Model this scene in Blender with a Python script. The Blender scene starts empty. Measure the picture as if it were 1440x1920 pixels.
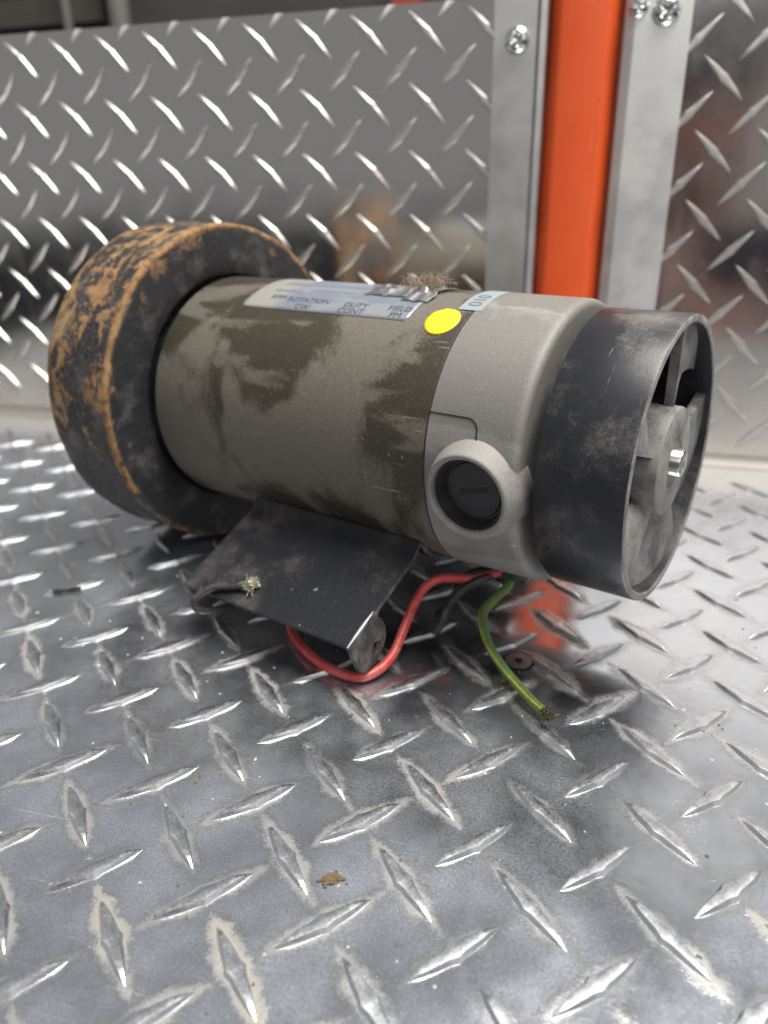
import bpy, bmesh, math, random
from mathutils import Vector, Matrix, Euler, noise
random.seed(7)
U = 0.03                       # one plate-pattern pitch in metres
sc = bpy.context.scene
col = sc.collection
R = math.radians
PI = math.pi

# ------------------------------------------------------------------ camera
cam = bpy.data.cameras.new('camera')
cam.sensor_fit = 'HORIZONTAL'
cam.sensor_width = 36.0
cam.lens = 36.0 * 1412.3 / 1440.0
cam.clip_start = 0.005
cam.clip_end = 200
cam.dof.use_dof = True
cam.dof.focus_distance = 6.9 * U
cam.dof.aperture_fstop = 13.0
camo = bpy.data.objects.new('camera', cam)
col.objects.link(camo)
camo.matrix_world = (Matrix.Translation((0, 0, 5.21984 * U)) @ Matrix.Rotation(PI / 2 - 0.431977, 4, 'X')
                     @ Matrix.Rotation(-0.0225667, 4, 'Z'))
sc.camera = camo
sc.view_settings.view_transform = 'Standard'
sc.view_settings.look = 'None'
sc.view_settings.exposure = 0.15
sc.view_settings.gamma = 1.0

# ------------------------------------------------------------------ world and lamps
w = bpy.data.worlds.new('World')
sc.world = w
w.use_nodes = True
w.node_tree.nodes['Background'].inputs['Color'].default_value = (0.95, 0.975, 1.0, 1)
w.node_tree.nodes['Background'].inputs['Strength'].default_value = 0.27


def area(name, loc, target, sx, sy, power, color):
    l = bpy.data.lights.new(name, 'AREA')
    l.shape = 'RECTANGLE'
    l.size, l.size_y = sx * U, sy * U
    l.energy = power
    l.color = color
    o = bpy.data.objects.new(name, l)
    col.objects.link(o)
    o.location = Vector(loc) * U
    d = (Vector(target) - Vector(loc)).normalized()
    o.rotation_euler = d.to_track_quat('-Z', 'Y').to_euler()
    return o


area('ceiling_lamp', (10, 5, 38), (2.5, 7, 0), 20, 20, 24, (1.0, 0.97, 0.92))
area('work_lamp', (6, -30, 27), (2, 10, 3), 44, 18, 4, (1.0, 0.97, 0.93))


# ------------------------------------------------------------------ node helper
class NT:
    def __init__(s, name):
        s.m = bpy.data.materials.new(name)
        s.m.use_nodes = True
        s.t = s.m.node_tree
        s.b = s.t.nodes['Principled BSDF']
        s._tc = None

    def put(s, sock, v):
        if hasattr(v, 'is_output') or isinstance(v, bpy.types.NodeSocket):
            s.t.links.new(v, sock)
        else:
            if sock.type == 'RGBA' and len(v) == 3:
                v = (*v, 1)
            sock.default_value = v

    def coord(s, kind='Object'):
        if s._tc is None:
            s._tc = s.t.nodes.new('ShaderNodeTexCoord')
        return s._tc.outputs[kind]

    def pos(s, scale=None):
        n = s.t.nodes.new('ShaderNodeVectorMath')
        n.operation = 'MULTIPLY'
        s.put(n.inputs[0], s.coord())
        k = 1 / U
        n.inputs[1].default_value = (k, k, k) if scale is None else [k * c for c in scale]
        return n.outputs[0]

    def rot(s, v, ang, scale=(1, 1, 1)):
        n = s.t.nodes.new('ShaderNodeMapping')
        s.put(n.inputs['Vector'], v)
        n.inputs['Rotation'].default_value = ang
        n.inputs['Scale'].default_value = scale
        return n.outputs[0]

    def sep(s, v):
        n = s.t.nodes.new('ShaderNodeSeparateXYZ')
        s.put(n.inputs[0], v)
        return n.outputs

    def ma(s, op, a, b=0.0, c=0.0, clamp=False):
        n = s.t.nodes.new('ShaderNodeMath')
        n.operation = op
        n.use_clamp = clamp
        for i, x in enumerate((a, b, c)):
            s.put(n.inputs[i], x)
        return n.outputs[0]

    def ss(s, v, lo, hi, a=0.0, b=1.0):
        n = s.t.nodes.new('ShaderNodeMapRange')
        n.interpolation_type = 'SMOOTHSTEP'
        s.put(n.inputs[0], v)
        for i, x in enumerate((lo, hi, a, b)):
            s.put(n.inputs[1 + i], x)
        return n.outputs[0]

    def noise(s, v, scale, detail=4, rough=0.55, dist=0.0, out=0):
        n = s.t.nodes.new('ShaderNodeTexNoise')
        s.put(n.inputs['Vector'], v)
        n.inputs['Scale'].default_value = scale
        n.inputs['Detail'].default_value = detail
        n.inputs['Roughness'].default_value = rough
        n.inputs['Distortion'].default_value = dist
        return n.outputs[out]

    def voro(s, v, scale, feature='F1'):
        n = s.t.nodes.new('ShaderNodeTexVoronoi')
        n.feature = feature
        s.put(n.inputs['Vector'], v)
        n.inputs['Scale'].default_value = scale
        return n.outputs['Distance']

    def mix(s, f, a, b):
        n = s.t.nodes.new('ShaderNodeMix')
        n.data_type = 'RGBA'
        s.put(n.inputs[0], f)
        s.put(n.inputs[6], a)
        s.put(n.inputs[7], b)
        return n.outputs[2]

    def mx(s, f, a, b):
        n = s.t.nodes.new('ShaderNodeMix')
        s.put(n.inputs[0], f)
        s.put(n.inputs[2], a)
        s.put(n.inputs[3], b)
        return n.outputs[0]

    def bump(s, h, dist, strength=1.0):
        n = s.t.nodes.new('ShaderNodeBump')
        n.inputs['Strength'].default_value = strength
        n.inputs['Distance'].default_value = dist * U
        s.put(n.inputs['Height'], h)
        s.t.links.new(n.outputs[0], s.b.inputs['Normal'])

    def set(s, **k):
        names = dict(color='Base Color', metal='Metallic', rough='Roughness', spec='Specular IOR Level', coat='Coat Weight')
        for a, v in k.items():
            s.put(s.b.inputs[names[a]], v)
        return s


def plain(name, color, rough=0.6, metal=0.0, spec=0.5):
    return NT(name).set(color=color, rough=rough, metal=metal, spec=spec).m


# ------------------------------------------------------------------ materials
def mat_floor():
    m = NT('scuffed_aluminium_floor')
    p = m.pos()
    x, y, z = m.sep(p)
    def lens(ox, sgn):
        qx = m.ma('SUBTRACT', m.ma('FRACT', m.ma('ADD', x, ox)), 0.5)
        qy = m.ma('SUBTRACT', m.ma('FRACT', m.ma('ADD', y, ox)), 0.5)
        su = m.ma('MULTIPLY', m.ma('ADD', qx, qy), 0.7071)
        di = m.ma('MULTIPLY', m.ma('SUBTRACT', qx, qy), 0.7071)
        al, pe = (su, di) if sgn > 0 else (di, su)
        r = m.ma('POWER', m.ma('ABSOLUTE', m.ma('DIVIDE', al, 0.42)), 2.0)
        wd = m.ma('MULTIPLY', m.ma('SUBTRACT', 1.0, r), 0.072)
        return m.ma('SUBTRACT', m.ma('ABSOLUTE', pe), wd)
    dA, dB = lens(0.5, 1), lens(0.0, -1)
    d = m.ma('MINIMUM', dA, dB)
    isA = m.ma('LESS_THAN', dA, dB)
    def cell(off):
        n = m.t.nodes.new('ShaderNodeCombineXYZ')
        m.put(n.inputs[0], m.ma('FLOOR', m.ma('ADD', x, off)))
        m.put(n.inputs[1], m.ma('FLOOR', m.ma('ADD', y, off)))
        n.inputs[2].default_value = off
        wn = m.t.nodes.new('ShaderNodeTexWhiteNoise')
        m.put(wn.inputs['Vector'], n.outputs[0])
        return wn.outputs['Value']
    amt = m.mx(isA, m.ma('ADD', 0.42, m.ma('MULTIPLY', cell(0.0), 0.40)), m.ma('ADD', 0.20, m.ma('MULTIPLY', cell(0.5), 0.45)))
    fine = m.noise(p, 38, 3, 0.7)
    big = m.noise(p, 0.45, 3, 0.5)
    mid = m.noise(p, 2.6, 4, 0.6)
    d2 = m.ma('ADD', d, m.ma('MULTIPLY', m.ma('SUBTRACT', fine, 0.5), 0.16))
    d2 = m.ma('ADD', d2, m.ma('MULTIPLY', m.ma('SUBTRACT', m.noise(p, 4.5, 4, 0.6), 0.55), 0.22))
    halo = m.ss(d2, 0.11, -0.01)
    front = m.ss(m.ma('SUBTRACT', y, m.ma('MULTIPLY', x, 0.0)), 6.5, 3.0, 0.25, 1.0)
    halo = m.ma('MULTIPLY', halo, front)
    halo = m.ma('MULTIPLY', halo, m.ss(m.ma('ADD', big, m.ma('MULTIPLY', m.ma('SUBTRACT', mid, 0.5), 0.5)), 0.30, 0.60, 0.35, 1.0))
    halo = m.ma('MULTIPLY', halo, amt)
    # thin grey dust film and specks
    film = m.ma('MULTIPLY', m.ss(m.noise(p, 0.9, 4, 0.6), 0.25, 0.75, 0.14, 0.36), m.ss(m.noise(p, 42, 4, 0.8), 0.25, 0.75, 0.65, 1.35))
    cl = m.ma('SQRT', m.ma('ADD', m.ma('POWER', m.ma('MULTIPLY', m.ma('SUBTRACT', x, 4.4), 0.8), 2.0), m.ma('POWER', m.ma('SUBTRACT', y, 3.1), 2.0)))
    film = m.ma('MULTIPLY', film, m.ss(m.ma('ADD', cl, m.ma('MULTIPLY', mid, 1.2)), 1.1, 2.7, 0.25, 1.0))
    speck = m.ss(m.noise(p, 60, 2, 0.6), 0.56, 0.70, 0.0, 0.55)
    # scratches: stretched noise in three directions
    scr = None
    for ang, sc_, th in ((0.35, (0.7, 34, 1), 0.69), (-0.45, (0.9, 46, 1), 0.705), (1.2, (0.6, 36, 1), 0.70), (0.75, (1.6, 44, 1), 0.71)):
        v = m.rot(p, (0, 0, ang), sc_)
        k = m.ss(m.noise(v, 1.0, 2, 0.6), th, th + 0.035)
        scr = k if scr is None else m.ma('MAXIMUM', scr, k)
    scr = m.ma('MULTIPLY', scr, m.ss(m.noise(p, 1.1, 2), 0.30, 0.56, 0.15, 0.8))
    # pale paint smears
    sm = m.ss(m.noise(m.rot(p, (0, 0, 0.5), (1.0, 1.5, 1)), 1.15, 5, 0.62), 0.735, 0.755, 0.0, 0.6)
    base = m.mix(film, (0.585, 0.61, 0.66), (0.39, 0.437, 0.52))
    base = m.mix(speck, base, (0.75, 0.75, 0.74))
    base = m.mix(scr, base, (0.85, 0.86, 0.88))
    base = m.mix(sm, base, (0.72, 0.73, 0.74))
    base = m.mix(halo, base, m.mix(fine, (0.21, 0.175, 0.115), (0.36, 0.32, 0.24)))
    # grime gathered against the foot of the wall
    seam = m.ss(m.ma('ADD', m.ma('SUBTRACT', m.ma('ADD', y, m.ma('MULTIPLY', x, 0.0135)), 0), m.ma('MULTIPLY', mid, 0.6)), 7.2, 9.6, 0.0, 0.55)
    base = m.mix(seam, base, (0.50, 0.47, 0.41))
    dirt = m.ma('MAXIMUM', m.ma('MAXIMUM', halo, seam), m.ma('MAXIMUM', m.ma('MULTIPLY', film, 0.9), m.ma('MAXIMUM', m.ma('MULTIPLY', speck, 0.5), sm)))
    m.set(color=base, metal=m.ss(dirt, 0, 1, 1.0, 0.05),
          rough=m.ma('ADD', m.ss(m.noise(p, 3.1, 4, 0.6), 0.3, 0.7, 0.07, 0.12), m.ma('MULTIPLY', dirt, 0.45)))
    h = m.ma('ADD', m.ma('MULTIPLY', m.noise(p, 0.7, 1), 0.6), m.ma('ADD', m.ma('MULTIPLY', scr, 0.0), m.ma('MULTIPLY', halo, m.ma('MULTIPLY', fine, 0.5))))
    m.bump(h, 0.03, 0.5)
    return m.m


def mat_plate(name, base, r0, r1, dust, foot=0.0):
    m = NT(name)
    p = m.pos()
    n1 = m.noise(p, 1.7, 4, 0.6)
    n2 = m.noise(p, 55, 2, 0.6)
    v = m.rot(p, (0, 0.4, 0), (1, 1, 26))
    sc1 = m.ss(m.noise(v, 1.1, 2, 0.6), 0.69, 0.72, 0.0, 0.5)
    f = m.ma('MULTIPLY', m.ss(m.ma('ADD', n1, m.ma('MULTIPLY', n2, 0.35)), 0.5, 0.9), dust)
    stk = m.ss(m.noise(m.rot(p, (0, 0.15, 0), (1.6, 1.6, 0.22)), 0.9, 5, 0.65), 0.48, 0.72, 0.0, 0.16)
    f = m.ma('MAXIMUM', f, stk)
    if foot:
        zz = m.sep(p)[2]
        f = m.ma('MAXIMUM', f, m.ss(m.ma('ADD', zz, m.ma('MULTIPLY', m.noise(p, 0.9, 3), 1.2)), 3.4, 0.7, 0.0, foot))  # bright floor mirrored low in the wall, painted as a cream band
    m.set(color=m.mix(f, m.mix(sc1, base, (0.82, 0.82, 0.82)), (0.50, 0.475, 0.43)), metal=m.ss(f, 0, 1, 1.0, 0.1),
          rough=m.ma('ADD', m.ss(n1, 0.3, 0.7, r0, r1), m.ma('MULTIPLY', f, 0.4)))
    m.bump(m.ma('ADD', m.ma('MULTIPLY', m.noise(p, 0.6, 1), 1.2), m.ma('MULTIPLY', n2, 0.05)), 0.03, 0.5)
    return m.m


def mat_can(name, dark, light, amount, gloss):
    m = NT(name)
    p = m.pos()
    sp = m.noise(p, 30, 4, 0.8)
    sp2 = m.noise(p, 75, 2, 0.8)
    gr = m.ma('MULTIPLY', m.ma('SUBTRACT', sp, 0.5), 0.30)
    a = m.noise(m.rot(p, (0.3, 0.2, 0.5), (1, 1.1, 0.75)), 0.75, 3, 0.5, 0.4)
    b = m.noise(m.rot(p, (0.0, 0.75, 0.2), (0.55, 1.8, 1.8)), 1.1, 3, 0.5, 0.3)
    g = m.ss(m.ma('ADD', a, m.ma('MULTIPLY', gr, 0.35)), 0.48, 0.575)
    g2 = m.ss(m.ma('ADD', b, m.ma('MULTIPLY', gr, 0.35)), 0.53, 0.625)
    d = m.ma('MULTIPLY', m.ma('MAXIMUM', g, m.ma('MULTIPLY', g2, 0.85)), amount)
    d = m.ma('ADD', d, m.ma('MULTIPLY', m.ma('SUBTRACT', sp, 0.5), 1.25), clamp=True)
    c = m.mix(d, dark, light)
    c = m.mix(m.ss(sp, 0.64, 0.74, 0, 0.45), c, (0.42, 0.39, 0.31))
    c = m.mix(m.ss(sp2, 0.56, 0.70, 0, 0.5), c, [q * 0.55 for q in dark])
    s1 = m.ss(m.noise(m.rot(p, (0.4, 0.1, 0.6), (1.0, 24, 24)), 0.9, 2, 0.6), 0.70, 0.73, 0, 0.6)
    s2 = m.ss(m.noise(m.rot(p, (1.1, 0.5, 0.2), (26, 1.3, 26)), 0.8, 2, 0.6), 0.71, 0.735, 0, 0.6)
    sc_ = m.ma('MULTIPLY', m.ma('MAXIMUM', s1, s2), m.ss(m.noise(p, 0.8, 2), 0.45, 0.6))
    c = m.mix(sc_, c, (0.45, 0.43, 0.38))
    m.set(color=c, rough=m.ss(d, 0, 1, gloss, gloss + 0.3), metal=0.15)
    m.bump(m.ma('ADD', sp, sp2), 0.010, 0.4)
    return m.m


def mat_flywheel():
    m = NT('rusty_black_iron')
    p = m.pos()
    x, y, z = m.sep(p)
    zz = m.ma('SUBTRACT', z, 2.2727)
    r = m.ma('SQRT', m.ma('ADD', m.ma('MULTIPLY', y, y), m.ma('MULTIPLY', zz, zz)))
    n1 = m.noise(m.rot(p, (0, 0, 0.5), (1.7, 0.8, 0.8)), 1.5, 7, 0.72, 0.7)
    n2 = m.noise(p, 7, 5, 0.7)
    n3 = m.noise(p, 34, 3, 0.7)
    up = m.ss(m.ma('ADD', zz, m.ma('MULTIPLY', m.noise(p, 0.8, 2), 1.6)), -0.7, 1.5, -0.10, 0.11)
    onrim = m.ss(r, 2.16, 2.22)
    rust = m.ss(m.ma('ADD', m.ma('ADD', n1, up), m.ma('MULTIPLY', m.ma('SUBTRACT', n2, 0.5), 0.55)), 0.61, 0.71)
    rust = m.ma('MULTIPLY', rust, onrim)
    # worn orange edges, and a line part-way across the rim
    edge = m.ma('MULTIPLY', m.ss(r, 2.19, 2.235), m.ss(m.ma('ABSOLUTE', m.ma('SUBTRACT', x, 0.555)), 0.085, 0.03))
    edge2 = m.ma('MULTIPLY', onrim, m.ss(m.ma('ABSOLUTE', m.ma('ADD', x, 0.68)), 0.14, 0.05))
    band = m.ma('MULTIPLY', onrim, m.ss(m.ma('ABSOLUTE', m.ma('ADD', x, m.ma('ADD', -0.36, m.ma('MULTIPLY', n1, 0.25)))), 0.10, 0.02))
    ew = m.ma('MULTIPLY', m.ma('MAXIMUM', m.ma('MAXIMUM', edge, edge2), m.ma('MULTIPLY', band, 0.0)), m.ss(m.ma('ADD', n2, up), 0.36, 0.55))
    rust = m.ma('MAXIMUM', rust, ew)
    facerust = m.ma('MULTIPLY', m.ss(r, 1.85, 2.3), m.ss(m.ma('ADD', m.noise(p, 2.2, 5, 0.7), m.ma('MULTIPLY', up, 0.8)), 0.63, 0.7))
    rust = m.ma('MAXIMUM', rust, facerust)
    rc = m.mix(m.ss(n2, 0.35, 0.65), (0.14, 0.080, 0.038), (0.37, 0.19, 0.07))
    rc = m.mix(m.ss(n3, 0.45, 0.75, 0, 0.6), rc, (0.10, 0.075, 0.05))
    rc = m.mix(m.ss(n1, 0.5, 0.7), rc, (0.29, 0.22, 0.125))
    grey = m.mix(m.ss(m.ma('ADD', m.noise(p, 1.9, 6, 0.7), m.ma('MULTIPLY', n3, 0.25)), 0.60, 0.95), (0.020, 0.020, 0.023), (0.15, 0.145, 0.14))
    grey = m.mix(m.ma('MULTIPLY', onrim, m.ss(n3, 0.5, 0.7)), grey, (0.12, 0.105, 0.085))
    m.set(color=m.mix(rust, grey, rc), rough=m.ss(rust, 0, 1, 0.48, 0.85), spec=0.5)
    m.bump(m.ma('ADD', m.ma('MULTIPLY', rust, 0.4), m.ma('ADD', n2, m.ma('MULTIPLY', n3, 0.5))), 0.03, 0.6)
    return m.m


def mat_black(name, base, dustc, lo, hi, rough, scale=1.6, scratch=0.3, metal=0.0):
    m = NT(name)
    p = m.pos()
    n = m.noise(p, scale, 6, 0.68)
    f = m.noise(p, 42, 3, 0.7)
    d = m.ss(m.ma('ADD', n, m.ma('MULTIPLY', m.ma('SUBTRACT', f, 0.5), 0.3)), lo, hi)
    v = m.rot(p, (0.5, 0.1, 0.3), (22, 1.2, 2.0))
    s = m.ma('MULTIPLY', m.ss(m.noise(v, 1.1, 3, 0.65), 0.66, 0.72), m.ma('MULTIPLY', m.ss(m.noise(p, 1.3, 2), 0.45, 0.6), scratch))
    s2 = m.ss(f, 0.68, 0.8, 0, 0.35)
    k = m.ma('MAXIMUM', m.ma('MAXIMUM', m.ma('MULTIPLY', d, 0.7), s), s2)
    m.set(color=m.mix(k, base, dustc), rough=m.ss(k, 0, 1, rough, 0.85), metal=metal)
    m.bump(f, 0.006, 0.25)
    return m.m


def mat_bracket():
    m = NT('chipped_black_paint')
    p = m.pos()
    n = m.noise(p, 1.5, 6, 0.65)
    f = m.noise(p, 36, 3, 0.7)
    x, y, z = m.sep(p)
    d = m.ss(m.ma('ADD', m.ma('ADD', n, m.ma('MULTIPLY', f, 0.3)), m.ma('MULTIPLY', x, -0.075)), 0.36, 0.78, 0, 0.7)
    chips = m.ss(m.ma('ADD', m.voro(p, 3.4), m.ma('MULTIPLY', m.noise(p, 11, 4, 0.7), 0.75)), 0.43, 0.40, 0, 0.6)
    c = m.mix(d, (0.013, 0.014, 0.018), (0.16, 0.138, 0.12))
    c = m.mix(chips, c, (0.30, 0.31, 0.33))
    c = m.mix(m.ss(f, 0.66, 0.78, 0, 0.5), c, (0.3, 0.28, 0.25))
    m.set(color=c, rough=m.ss(d, 0, 1, 0.32, 0.8))
    m.bump(m.ma('ADD', f, m.ma('MULTIPLY', chips, -1.0)), 0.014, 0.5)
    return m.m


def mat_label():
    m = NT('worn_foil_label')
    p = m.pos()
    n = m.noise(m.rot(p, (0, 0, 0), (1, 2, 2)), 1.8, 4, 0.6)
    f = m.noise(p, 22, 3, 0.7)
    c = m.mix(m.ss(n, 0.42, 0.6), (0.27, 0.285, 0.305), (0.205, 0.23, 0.28))
    x, y, z = m.sep(p)
    c = m.mix(m.ss(m.ma('ADD', x, m.ma('MULTIPLY', f, 0.3)), 2.5, 2.2), c, (0.34, 0.325, 0.29))
    c = m.mix(m.ss(f, 0.55, 0.75, 0, 0.5), c, (0.42, 0.42, 0.42))
    m.set(color=c, metal=0.25, rough=0.42)
    m.bump(f, 0.01, 0.4)
    return m.m


M_floor = mat_floor()
M_tread = mat_plate('polished_tread_aluminium', (0.63, 0.65, 0.69), 0.22, 0.34, 0.45)
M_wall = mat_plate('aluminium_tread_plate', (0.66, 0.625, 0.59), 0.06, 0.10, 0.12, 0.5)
M_wtread = mat_plate('bright_tread_aluminium', (0.67, 0.655, 0.625), 0.34, 0.42, 0.12)
M_trim = mat_plate('brushed_aluminium_trim', (0.64, 0.635, 0.625), 0.36, 0.42, 0.12)
M_cove = plain('dusty_grey_bend', (0.33, 0.315, 0.285), 0.62, 0.35)
M_trim_lit = mat_plate('lit_aluminium_trim', (0.80, 0.80, 0.79), 0.40, 0.46, 0.25)  # lit copy of the trim metal: stronger light put into a brighter base colour
M_steel = NT('zinc_steel').set(color=(0.70, 0.72, 0.70), metal=1.0, rough=0.16).m
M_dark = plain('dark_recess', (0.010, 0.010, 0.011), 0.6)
M_can = mat_can('olive_grey_can_paint', (0.048, 0.042, 0.027), (0.182, 0.165, 0.136), 0.74, 0.42)
M_end = mat_can('silver_end_bell_paint', (0.195, 0.185, 0.170), (0.325, 0.312, 0.292), 0.6, 0.52)
M_fly = mat_flywheel()
M_fan = mat_black('scuffed_black_plastic', (0.018, 0.019, 0.024), (0.25, 0.235, 0.21), 0.46, 0.84, 0.38, 1.5, 0.8)
M_blade = mat_black('dusty_grey_plastic', (0.055, 0.055, 0.058), (0.33, 0.315, 0.29), 0.30, 0.66, 0.40, 2.4, 0.2)
M_rim = mat_black('worn_plastic_rim', (0.10, 0.10, 0.10), (0.34, 0.32, 0.29), 0.3, 0.7, 0.5, 4, 0.2)
M_brk = mat_bracket()
M_edge = mat_black('worn_steel_edge', (0.055, 0.053, 0.052), (0.30, 0.27, 0.24), 0.4, 0.75, 0.5, 4, 0.2, 0.2)
M_label = mat_label()
M_ink = plain('dark_blue_ink', (0.025, 0.032, 0.06), 0.6)
M_blue = plain('blue_label_print', (0.15, 0.175, 0.235), 0.55)
M_plug = mat_black('black_brush_plug', (0.022, 0.022, 0.024), (0.085, 0.08, 0.075), 0.45, 0.85, 0.32, 3.0, 0.1)
M_copper = plain('tinned_copper', (0.60, 0.58, 0.45), 0.38, 0.7)
M_lint = plain('brown_lint', (0.27, 0.215, 0.155), 0.9)
M_foil = NT('torn_foil').set(color=(0.85, 0.86, 0.86), metal=1.0, rough=0.28).m


def mat_orange():
    m = NT('orange_powder_coat')
    p = m.pos()
    n = m.noise(p, 1.2, 4, 0.6)
    f = m.noise(p, 30, 2, 0.6)
    c = m.mix(n, (0.71, 0.088, 0.018), (0.77, 0.108, 0.022))
    c = m.mix(m.ss(m.noise(p, 5.5, 3, 0.6), 0.74, 0.76, 0, 0.8), c, (0.10, 0.03, 0.02))
    x_, y_, z_ = m.sep(p)
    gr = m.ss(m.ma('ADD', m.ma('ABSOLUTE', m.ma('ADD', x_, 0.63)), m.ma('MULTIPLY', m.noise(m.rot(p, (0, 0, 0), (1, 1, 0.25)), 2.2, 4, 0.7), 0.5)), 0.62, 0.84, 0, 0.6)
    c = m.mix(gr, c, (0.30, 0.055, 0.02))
    c = m.mix(m.ss(m.noise(m.rot(p, (0, 0.2, 0), (20, 20, 0.7)), 1.0, 2, 0.6), 0.69, 0.73, 0, 0.35), c, (0.85, 0.30, 0.16))
    m.set(color=c, rough=m.ss(n, 0.3, 0.7, 0.32, 0.46))
    m.bump(f, 0.008, 0.35)
    return m.m


def mat_wire(name, c1, c2, stripe=None):
    m = NT(name)
    p = m.pos()
    n = m.noise(p, 6, 4, 0.7)
    f = m.noise(p, 40, 2, 0.7)
    c = m.mix(m.ss(m.ma('ADD', n, m.ma('MULTIPLY', f, 0.3)), 0.5, 0.8), c1, c2)
    c = m.mix(m.ss(m.ma('ADD', f, m.ma('MULTIPLY', m.noise(p, 2.2, 3), 0.35)), 0.74, 0.86, 0, 0.75), c, (0.04, 0.03, 0.028))
    m.set(color=c, rough=0.38)
    return m.m


M_orange = mat_orange()
M_red = mat_wire('red_insulation', (0.60, 0.05, 0.05), (0.62, 0.13, 0.11))
M_green = mat_wire('green_insulation', (0.09, 0.25, 0.05), (0.13, 0.15, 0.05))
M_yel_str = mat_wire('yellow_stripe', (0.52, 0.45, 0.05), (0.36, 0.33, 0.07))
M_blackw = mat_wire('black_insulation', (0.014, 0.014, 0.016), (0.05, 0.048, 0.045))
M_wirel = mat_wire('dusty_black_insulation', (0.022, 0.021, 0.021), (0.07, 0.065, 0.06))
m_ = NT('yellow_sticker_paper')
_f = m_.noise(m_.pos(), 5, 4, 0.6)
m_.set(color=m_.mix(m_.ss(_f, 0.6, 0.75, 0, 0.4), (0.80, 0.62, 0.02), (0.55, 0.40, 0.04)), rough=0.45)
M_yellow = m_.m


# ------------------------------------------------------------------ mesh helpers (all coordinates in pitches)
def mesh(name, verts, faces, mat, smooth=True, angle=35, midx=None):
    me = bpy.data.meshes.new(name)
    me.from_pydata([Vector(v) * U for v in verts], [], faces)
    for mm in (mat if isinstance(mat, (list, tuple)) else [mat]):
        me.materials.append(mm)
    if midx:
        for p, i in zip(me.polygons, midx):
            p.material_index = i
    bm = bmesh.new()
    bm.from_mesh(me)
    bmesh.ops.recalc_face_normals(bm, faces=bm.faces)
    bm.to_mesh(me)
    bm.free()
    if smooth:
        me.polygons.foreach_set('use_smooth', [True] * len(me.polygons))
        me.set_sharp_from_angle(angle=R(angle))
    return me


def ob(name, me, parent=None, **props):
    o = bpy.data.objects.new(name, me)
    col.objects.link(o)
    if parent:
        o.parent = parent
    for k, v in props.items():
        o[k] = v
    return o


class MB:
    """collects several shapes into one mesh"""
    def __init__(s):
        s.v, s.f, s.mi = [], [], []

    def add(s, verts, faces, mi=0):
        n = len(s.v)
        s.v += [tuple(v) for v in verts]
        s.f += [[i + n for i in f] for f in faces]
        s.mi += [mi] * len(faces)
        return s

    def box(s, a, b, mi=0):
        (x0, y0, z0), (x1, y1, z1) = a, b
        v = [(x, y, z) for x in (x0, x1) for y in (y0, y1) for z in (z0, z1)]
        s.add(v, [(0, 1, 3, 2), (4, 6, 7, 5), (0, 4, 5, 1), (2, 3, 7, 6), (0, 2, 6, 4), (1, 5, 7, 3)], mi)
        return s

    def lathe(s, prof, seg=96, fr=None, a0=0.0, a1=2 * PI, mi=0, jitter=None):
        """prof: (axial, radius) list; fr(axial, r*cos, r*sin) maps to local space"""
        closed = abs(a1 - a0 - 2 * PI) < 1e-6
        n = seg if closed else seg + 1
        v = []
        for t, r in prof:
            for k in range(n):
                a = a0 + (a1 - a0) * k / seg
                v.append(fr(t, r * math.cos(a), r * math.sin(a)))
        f = []
        for i in range(len(prof) - 1):
            for k in range(seg):
                k2 = (k + 1) % n if closed else k + 1
                f.append((i * n + k, i * n + k2, (i + 1) * n + k2, (i + 1) * n + k))
        if closed:
            if prof[0][1] > 1e-6 and s.cap0:
                f.append(list(range(n)))
            if prof[-1][1] > 1e-6 and s.cap1:
                f.append([(len(prof) - 1) * n + k for k in range(n)])
        s.add(v, f, mi)
        return s
    cap0 = cap1 = False

    def tube(s, pts, r, seg=10, mi=0, flat=1.0):
        pts = [Vector(p) for p in pts]
        n = len(pts)
        up = Vector((0, 0, 1))
        v = []
        prev = None
        for i, p in enumerate(pts):
            d = (pts[min(i + 1, n - 1)] - pts[max(i - 1, 0)]).normalized()
            if prev is None:
                a = d.cross(up)
                if a.length < 1e-3:
                    a = d.cross(Vector((1, 0, 0)))
                a.normalize()
            else:
                a = (prev - d * prev.dot(d)).normalized()
            prev = a
            b = d.cross(a)
            rr = r(i / (n - 1)) if callable(r) else r
            for k in range(seg):
                t = 2 * PI * k / seg
                v.append(p + a * (rr * math.cos(t)) + b * (rr * flat * math.sin(t)))
        f = [(i * seg + k, i * seg + (k + 1) % seg, (i + 1) * seg + (k + 1) % seg, (i + 1) * seg + k) for i in range(n - 1) for k in range(seg)]
        f += [list(range(seg)), [(n - 1) * seg + k for k in range(seg)]]
        s.add(v, f, mi)
        return s

    def build(s, name, mat, parent=None, angle=35, smooth=True, **props):
        return ob(name, mesh(name, s.v, s.f, mat, smooth, angle, s.mi if isinstance(mat, (list, tuple)) else None), parent, **props)


def spline(pts, k=8):
    pts = [Vector(p) for p in pts]
    P = [pts[0] * 2 - pts[1]] + pts + [pts[-1] * 2 - pts[-2]]
    out = []
    for i in range(1, len(P) - 2):
        for j in range(k):
            t = j / k
            a, b, c, d = P[i - 1], P[i], P[i + 1], P[i + 2]
            out.append(0.5 * ((2 * b) + (c - a) * t + (2 * a - 5 * b + 4 * c - d) * t * t + (3 * b - a - 3 * c + d) * t ** 3))
    out.append(pts[-1])
    return out


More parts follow.
